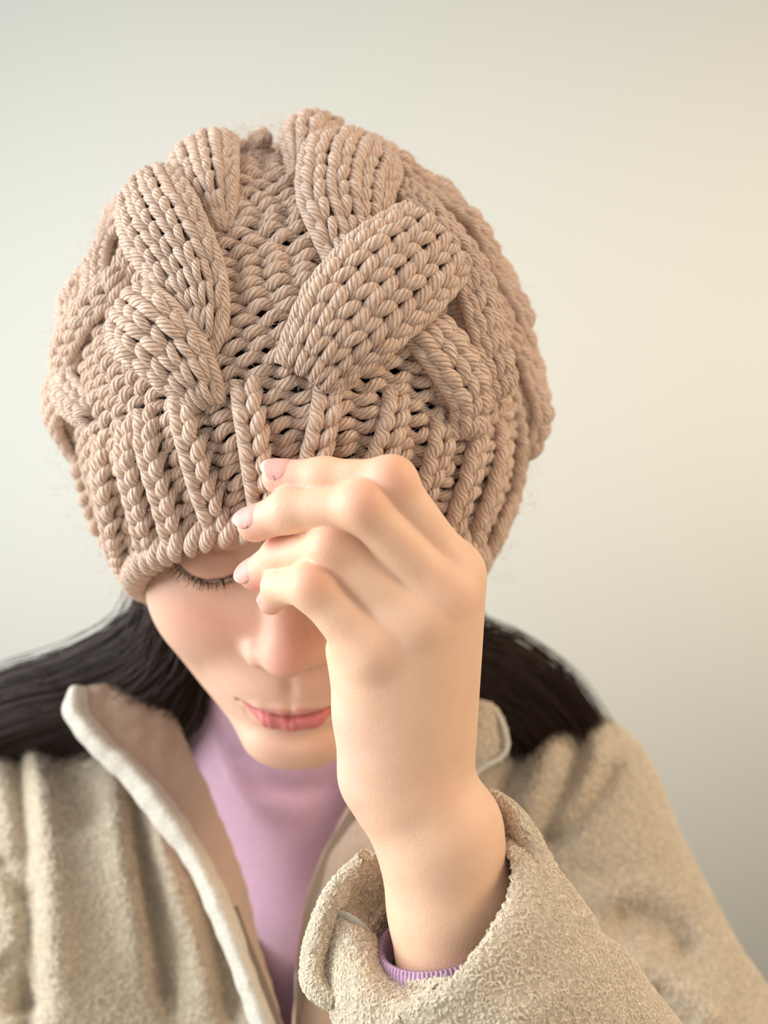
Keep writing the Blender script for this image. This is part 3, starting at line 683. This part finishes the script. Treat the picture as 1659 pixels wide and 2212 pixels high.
# collar and front edges
jl('collar_lining', [[(176, 1484, .592), (262, 1478, .604), (345, 1500, .618)], [(190, 1540, .586), (285, 1535, .596), (378, 1548, .610)], [(240, 1605, .582), (325, 1600, .592), (412, 1628, .604)],
     [(305, 1662, .578), (375, 1675, .588), (446, 1702, .598)], [(385, 1760, .572), (435, 1770, .582), (488, 1795, .592)], [(446, 1855, .566), (488, 1870, .576), (524, 1900, .586)],
     [(505, 1985, .558), (535, 2000, .568), (558, 2035, .578)], [(566, 2140, .550), (585, 2160, .558), (598, 2190, .566)], [(600, 2240, .545), (618, 2260, .552), (632, 2290, .560)]], 24, 90, M_lining, jacket, .003, .0012, 3, label='pinkish inner face of the left collar')
jl('collar_edge', [[(150, 1500, .588), (160, 1484, .586), (182, 1486, .590)], [(140, 1545, .582), (160, 1530, .577), (192, 1540, .584)], [(196, 1618, .578), (212, 1600, .571), (243, 1604, .580)],
     [(262, 1682, .574), (280, 1655, .567), (307, 1661, .576)], [(335, 1775, .568), (356, 1750, .560), (388, 1760, .570)], [(405, 1872, .562), (424, 1850, .554), (449, 1855, .564)],
     [(466, 2000, .555), (486, 1985, .546), (508, 1985, .556)], [(525, 2150, .547), (546, 2140, .539), (569, 2140, .548)], [(565, 2260, .543), (584, 2250, .535), (603, 2240, .543)]], 20, 90, M_piping, jacket, .003, .0008, 4, label='pale edge of the left front')
jl('front_facing', [[(760, 1735, .600), (800, 1745, .594), (860, 1760, .590)], [(722, 1800, .594), (770, 1815, .584), (850, 1850, .580)], [(690, 1862, .588), (735, 1890, .578), (830, 1930, .576)], [(655, 1985, .580), (705, 2010, .570), (790, 2040, .572)],
     [(641, 2110, .574), (690, 2120, .563), (780, 2130, .568)], [(632, 2230, .57), (690, 2230, .558), (780, 2240, .565)]], 24, 50, M_lining, jacket, .003, .0015, 5)
jl('right_collar', [[(800, 1560, .612), (930, 1515, .606), (1030, 1518, .600), (1072, 1536, .600)], [(800, 1620, .602), (940, 1575, .592), (1040, 1560, .588), (1092, 1580, .590)],
     [(800, 1690, .596), (940, 1640, .584), (1040, 1618, .580), (1097, 1615, .583)], [(800, 1750, .594), (940, 1720, .583), (1030, 1668, .580), (1082, 1640, .582)]], 40, 30, M_fleece, jacket, .005, .0006, 6)
bg = Bag(); ep = catmull([P(*q) for q in [(1022, 1676, .577), (1050, 1655, .576), (1082, 1636, .577), (1096, 1612, .578), (1090, 1575, .583), (1070, 1536, .594)]], 60)
bg.add(tubes(rel(ep)[None], np.full((1, 60), .0014), np.tile([0, -1., .1], (1, 60, 1)), 8)); bg.build('collar_piping', M_piping, jacket)
# zip: two tapes with their teeth
for zl in ([(505, 1960, .560), (530, 2030, .553), (562, 2110, .547), (592, 2190, .543), (610, 2250, .541)], [(768, 1745, .592), (712, 1840, .586), (672, 1960, .576), (655, 2080, .569), (645, 2240, .562)]):
    zp = catmull([P(*q) for q in zl], 80); bg = Bag(); bg.add(tubes(rel(zp)[None], np.full((1, 80), .0016), np.tile([0, -1., .1], (1, 80, 1)), 8))
    z = bg.build('zipper', M_zip, jacket); bg = Bag(); zc = catmull(zp[::2], 150); tt = unit(np.gradient(zc, axis=0)); sd = unit(np.cross(tt, [0, -1., 0]))
    seg = np.stack([zc-sd*.0022, zc-sd*.0008, zc+sd*.0008, zc+sd*.0022], 1)+np.array([0, -.0012, 0]); bg.add(tubes(rel(seg), np.full((150, 4), .00055), np.tile([0, -1., .1], (150, 4, 1)), 5))
    t_ = bg.build('zip_teeth', M_zip, jacket); t_['kind'] = 'stuff'
# the raised sleeve
SA = P(1022, 2070, .432); SB = P(1370, 2540, .505)
ax_ = unit(SB-SA)
def sleeve(p):
    d = cone(p, SA, SB, .0475, .060); d = smin(d, cone(p, SB, P(1600, 2850, .57), .060, .064), .02)
    x, y = PX(p); sc = p[:, 1]/F
    for ln, wd, am in (([(1000, 2200), (1120, 2120), (1250, 2040)], .012, .0018), ([(1120, 2230), (1230, 2150), (1330, 2080)], .010, -.0022), ([(1300, 2020), (1345, 2120), (1370, 2220)], .005, .002)):
        ds, t = segdist(x, y, ln); d = d+am*np.exp(-(ds*sc/wd)**2)
    h = smax(d, -(d+.0045), .001); end = -((p-P(1040, 2058, .388))@unit(np.array([.60, .22, -.76])))+.0015*np.sin(p[:, 0]*110)
    return smax(h, end, .004)
V, Q = net(sleeve, axis([(-.02, .25, .0022)]), axis([(.36, .62, .0022)]), axis([(ZC-.42, ZC-.11, .0022)]))
mesh_np('sleeve', rel(V), Q, M_fleece, jacket)
jl('sleeve_cuff', [[(1046, 1716, .452), (1060, 1712, .450), (1074, 1718, .455)], [(1082, 1772, .448), (1110, 1750, .440), (1135, 1778, .450)], [(1108, 1840, .442), (1150, 1830, .430), (1180, 1850, .440)],
     [(1112, 1900, .436), (1165, 1895, .422), (1205, 1900, .440)], [(1102, 1970, .428), (1160, 1960, .425), (1215, 1930, .436)], [(1088, 2030, .420), (1150, 2000, .425), (1205, 1950, .436)]], 30, 60, M_fleece, jacket, .004, .0006, 7)
jl('sleeve_cuff', [[(810, 1842, .458), (775, 1862, .450), (735, 1900, .446), (716, 1960, .444)], [(826, 1900, .462), (800, 1920, .458), (770, 1950, .455), (745, 1975, .447)], [(838, 1965, .464), (820, 1985, .462), (800, 2005, .457), (782, 2010, .448)],
     [(848, 2030, .464), (842, 2045, .462), (834, 2060, .457), (820, 2065, .448)], [(858, 2090, .462), (852, 2095, .460), (846, 2100, .455), (834, 2105, .448)]], 30, 40, M_fleece, jacket, .004, .0004, 8)
jl('sleeve_cuff', [[(800, 1846, .452), (782, 1852, .446), (772, 1880, .444)], [(735, 1892, .448), (725, 1915, .440), (742, 1948, .442)], [(690, 1965, .444), (695, 1985, .434), (722, 1975, .440)], [(664, 2040, .440), (678, 2050, .428), (708, 2030, .436)],
     [(658, 2095, .436), (676, 2100, .424), (702, 2080, .434)], [(668, 2140, .432), (688, 2140, .420), (710, 2120, .430)], [(712, 2172, .428), (722, 2165, .418), (735, 2140, .426)]], 26, 60, M_fleece, jacket, .004, .0003, 9)
jl('sleeve_cuff', [[(716, 1975, .444), (752, 1985, .440), (790, 2012, .440), (822, 2070, .440), (850, 2105, .430), (900, 2118, .410), (965, 2120, .400)],
     [(712, 2040, .436), (748, 2050, .428), (785, 2075, .422), (815, 2105, .420), (850, 2130, .416), (900, 2142, .410), (960, 2130, .406)],
     [(706, 2110, .430), (745, 2115, .418), (782, 2130, .410), (815, 2150, .406), (855, 2165, .403), (895, 2165, .400), (945, 2145, .398)],
     [(712, 2165, .426), (745, 2175, .412), (782, 2195, .404), (820, 2210, .400), (850, 2205, .397), (890, 2185, .395), (930, 2160, .394)],
     [(735, 2220, .424), (760, 2235, .410), (790, 2250, .402), (820, 2240, .398), (850, 2220, .396), (885, 2200, .396), (925, 2175, .396)]], 70, 50, M_fleece, jacket, .004, .0005, 10)
# seam stitching on the cuff
bg = Bag(); sp = catmull([P(*q) for q in [(716, 1966, .4405), (752, 1978, .4370), (790, 2008, .4370), (820, 2062, .4370), (838, 2100, .436)]], 60)
tt = unit(np.gradient(sp, axis=0)); sd = np.cross(tt, [0, -1., 0]); seg = np.stack([sp-sd*.0012, sp+tt*.0004-np.array([0, .0006, 0]), sp+sd*.0012], 1)
bg.add(tubes(rel(seg), np.full((60, 3), .0003), np.tile([0, -1., .1], (60, 3, 1)), 4)); o = bg.build('cuff_stitching', M_piping, jacket); o['kind'] = 'stuff'
# shirt
def shirt_sdf(p):
    d = outer(p)+.030; d = smin(d, cone(p, NECK0+np.array([0, .004, -.012]), nb, .053, .064), .02)
    d = smin(d, cone(p, P(640, 1660, .655), P(640, 1900, .655), .05, .05), .03)
    x, y = PX(p); sc = p[:, 1]/F
    for ln, wd, am in (([(520, 1640), (560, 1690), (640, 1710), (720, 1690)], .006, .003), ([(500, 1690), (560, 1740), (640, 1752)], .008, -.002)):
        ds, t = segdist(x, y, ln); d = d+am*np.exp(-(ds*sc/wd)**2)
    top = (p[:, 2]-(ZC-.105))-(p[:, 1]-.60)*.35
    return smax(smax(d, -(d+.010), .001), top, .003)
V, Q = net(shirt_sdf, axis([(-.20, .14, .0032)]), axis([(.54, .80, .0032)]), axis([(ZC-.40, ZC-.05, .0032)]))
shirt = mesh_np('shirt', rel(V), Q, M_shirt, person, label='plain lilac shirt with a close neckline')
# ribbed shirt cuff round the forearm
FA = unit(P(1010, 2200, .442)-P(968, 1960, .434)); c0 = P(968, 2046, .4345)
bx_ = unit(np.cross(FA, [0, -1., 0])); by_ = np.cross(FA, bx_); tilt = .0
nr = 92; a_ = np.linspace(0, 2*np.pi, nr, endpoint=False)[:, None]; tau = np.linspace(-1, 1, 7)[None]
rad = .0262+.0012*(1-tau**2); lng = tau*.0065+.009*np.cos(a_-2.6)*0
pth = c0+rad[..., None]*(np.cos(a_)[..., None]*bx_+np.sin(a_)[..., None]*by_)+(lng[..., None]+.001*np.sin(a_)[..., None]+.002*np.cos(a_)[..., None])*FA
bg = Bag(); nn = np.broadcast_to(np.cos(a_)[..., None]*bx_+np.sin(a_)[..., None]*by_, pth.shape)
bg.add(tubes(rel(pth), np.full((nr, 7), .00100)*(1-.35*tau**4), nn, 8)); o = bg.build('shirt_cuff', M_cuffyarn, shirt, label='ribbed lilac cuff')

# fleece pile: small curled tufts standing on the cloth
bpy.context.view_layer.update()
dg = bpy.context.evaluated_depsgraph_get()
def pile(objs, density, ln, rad, seed, name='fleece_pile', parent=None, m=None, keepf=None):
    rs = np.random.default_rng(seed); bgp = Bag(); A = []; B_ = []
    for o in objs:
        me = o.evaluated_get(dg).to_mesh(); me.calc_loop_triangles(); n = len(me.vertices)
        v = np.empty(n*3, np.float32); me.vertices.foreach_get('co', v); v = v.reshape(-1, 3).astype(float)+PL
        t = np.empty(len(me.loop_triangles)*3, np.int32); me.loop_triangles.foreach_get('vertices', t); t = t.reshape(-1, 3)
        a, b, c = v[t[:, 0]], v[t[:, 1]], v[t[:, 2]]; cr = np.cross(b-a, c-a); ar = np.linalg.norm(cr, axis=1)*.5; nn = cr/np.maximum(ar*2, 1e-12)[:, None]
        cen = (a+b+c)/3; view = unit(cen-np.array([0, 0, ZC])); x, y = PX(cen)
        ok = ((nn*view).sum(1) < .15) & (x > -60) & (x < 1720) & (y < 2280); ar = ar*ok
        k = int(ar.sum()*density); i = rs.choice(len(t), k, p=ar/ar.sum()); u, w_ = rs.random(k), rs.random(k); f_ = u+w_ > 1; u[f_], w_[f_] = 1-u[f_], 1-w_[f_]
        A.append(a[i]+(b-a)[i]*u[:, None]+(c-a)[i]*w_[:, None]); B_.append(nn[i]); o.evaluated_get(dg).to_mesh_clear()
    A = np.concatenate(A); B_ = np.concatenate(B_); k = len(A); t1 = unit(np.cross(B_, rs.normal(size=(k, 3)))); t2 = np.cross(B_, t1)
    tau = np.array([0, .33, .67, 1.]); L_ = ln*rs.uniform(.6, 1.3, (k, 1, 1)); cu = rs.uniform(-1, 1, (k, 1, 1))
    pth = A[:, None]+t1[:, None]*L_*(tau-.5)[None, :, None]+t2[:, None]*L_*cu*(4*tau*(1-tau)*.4)[None, :, None]+B_[:, None]*rad*np.array([-.75, .15, .25, -.6])[None, :, None]
    r_ = rad*np.array([.7, 1.05, 1., .45])[None]*rs.uniform(.7, 1.25, (k, 1)); bgp.add(tubes(rel(pth), r_, np.broadcast_to(B_[:, None], pth.shape), 5))
    o = bgp.build(name, m or M_pile, parent or jacket); o['kind'] = 'stuff'; print('pile', k)
M_pile, nt, b = mat('fleece tufts'); b.inputs['Roughness'].default_value = .95; b.inputs['Specular IOR Level'].default_value = .1; b.inputs['Sheen Weight'].default_value = .3
oi = N(nt, 'ShaderNodeTexCoord').outputs['Object']; nn_ = N(nt, 'ShaderNodeTexNoise', Scale=500., Detail=2.); nt.links.new(oi, nn_.inputs['Vector'])
nt.links.new(ramp(nt, nn_.outputs[0], [(.3, (.56, .47, .35)), (.7, (.80, .70, .54))]), b.inputs['Base Color'])
ch = [o for o in jacket.children]
pile([jacket], 210000, .0030, .00058, 11)
pile([o for o in ch if o.name.startswith('sleeve') or o.name.startswith('right_collar')], 430000, .0022, .00040, 12)
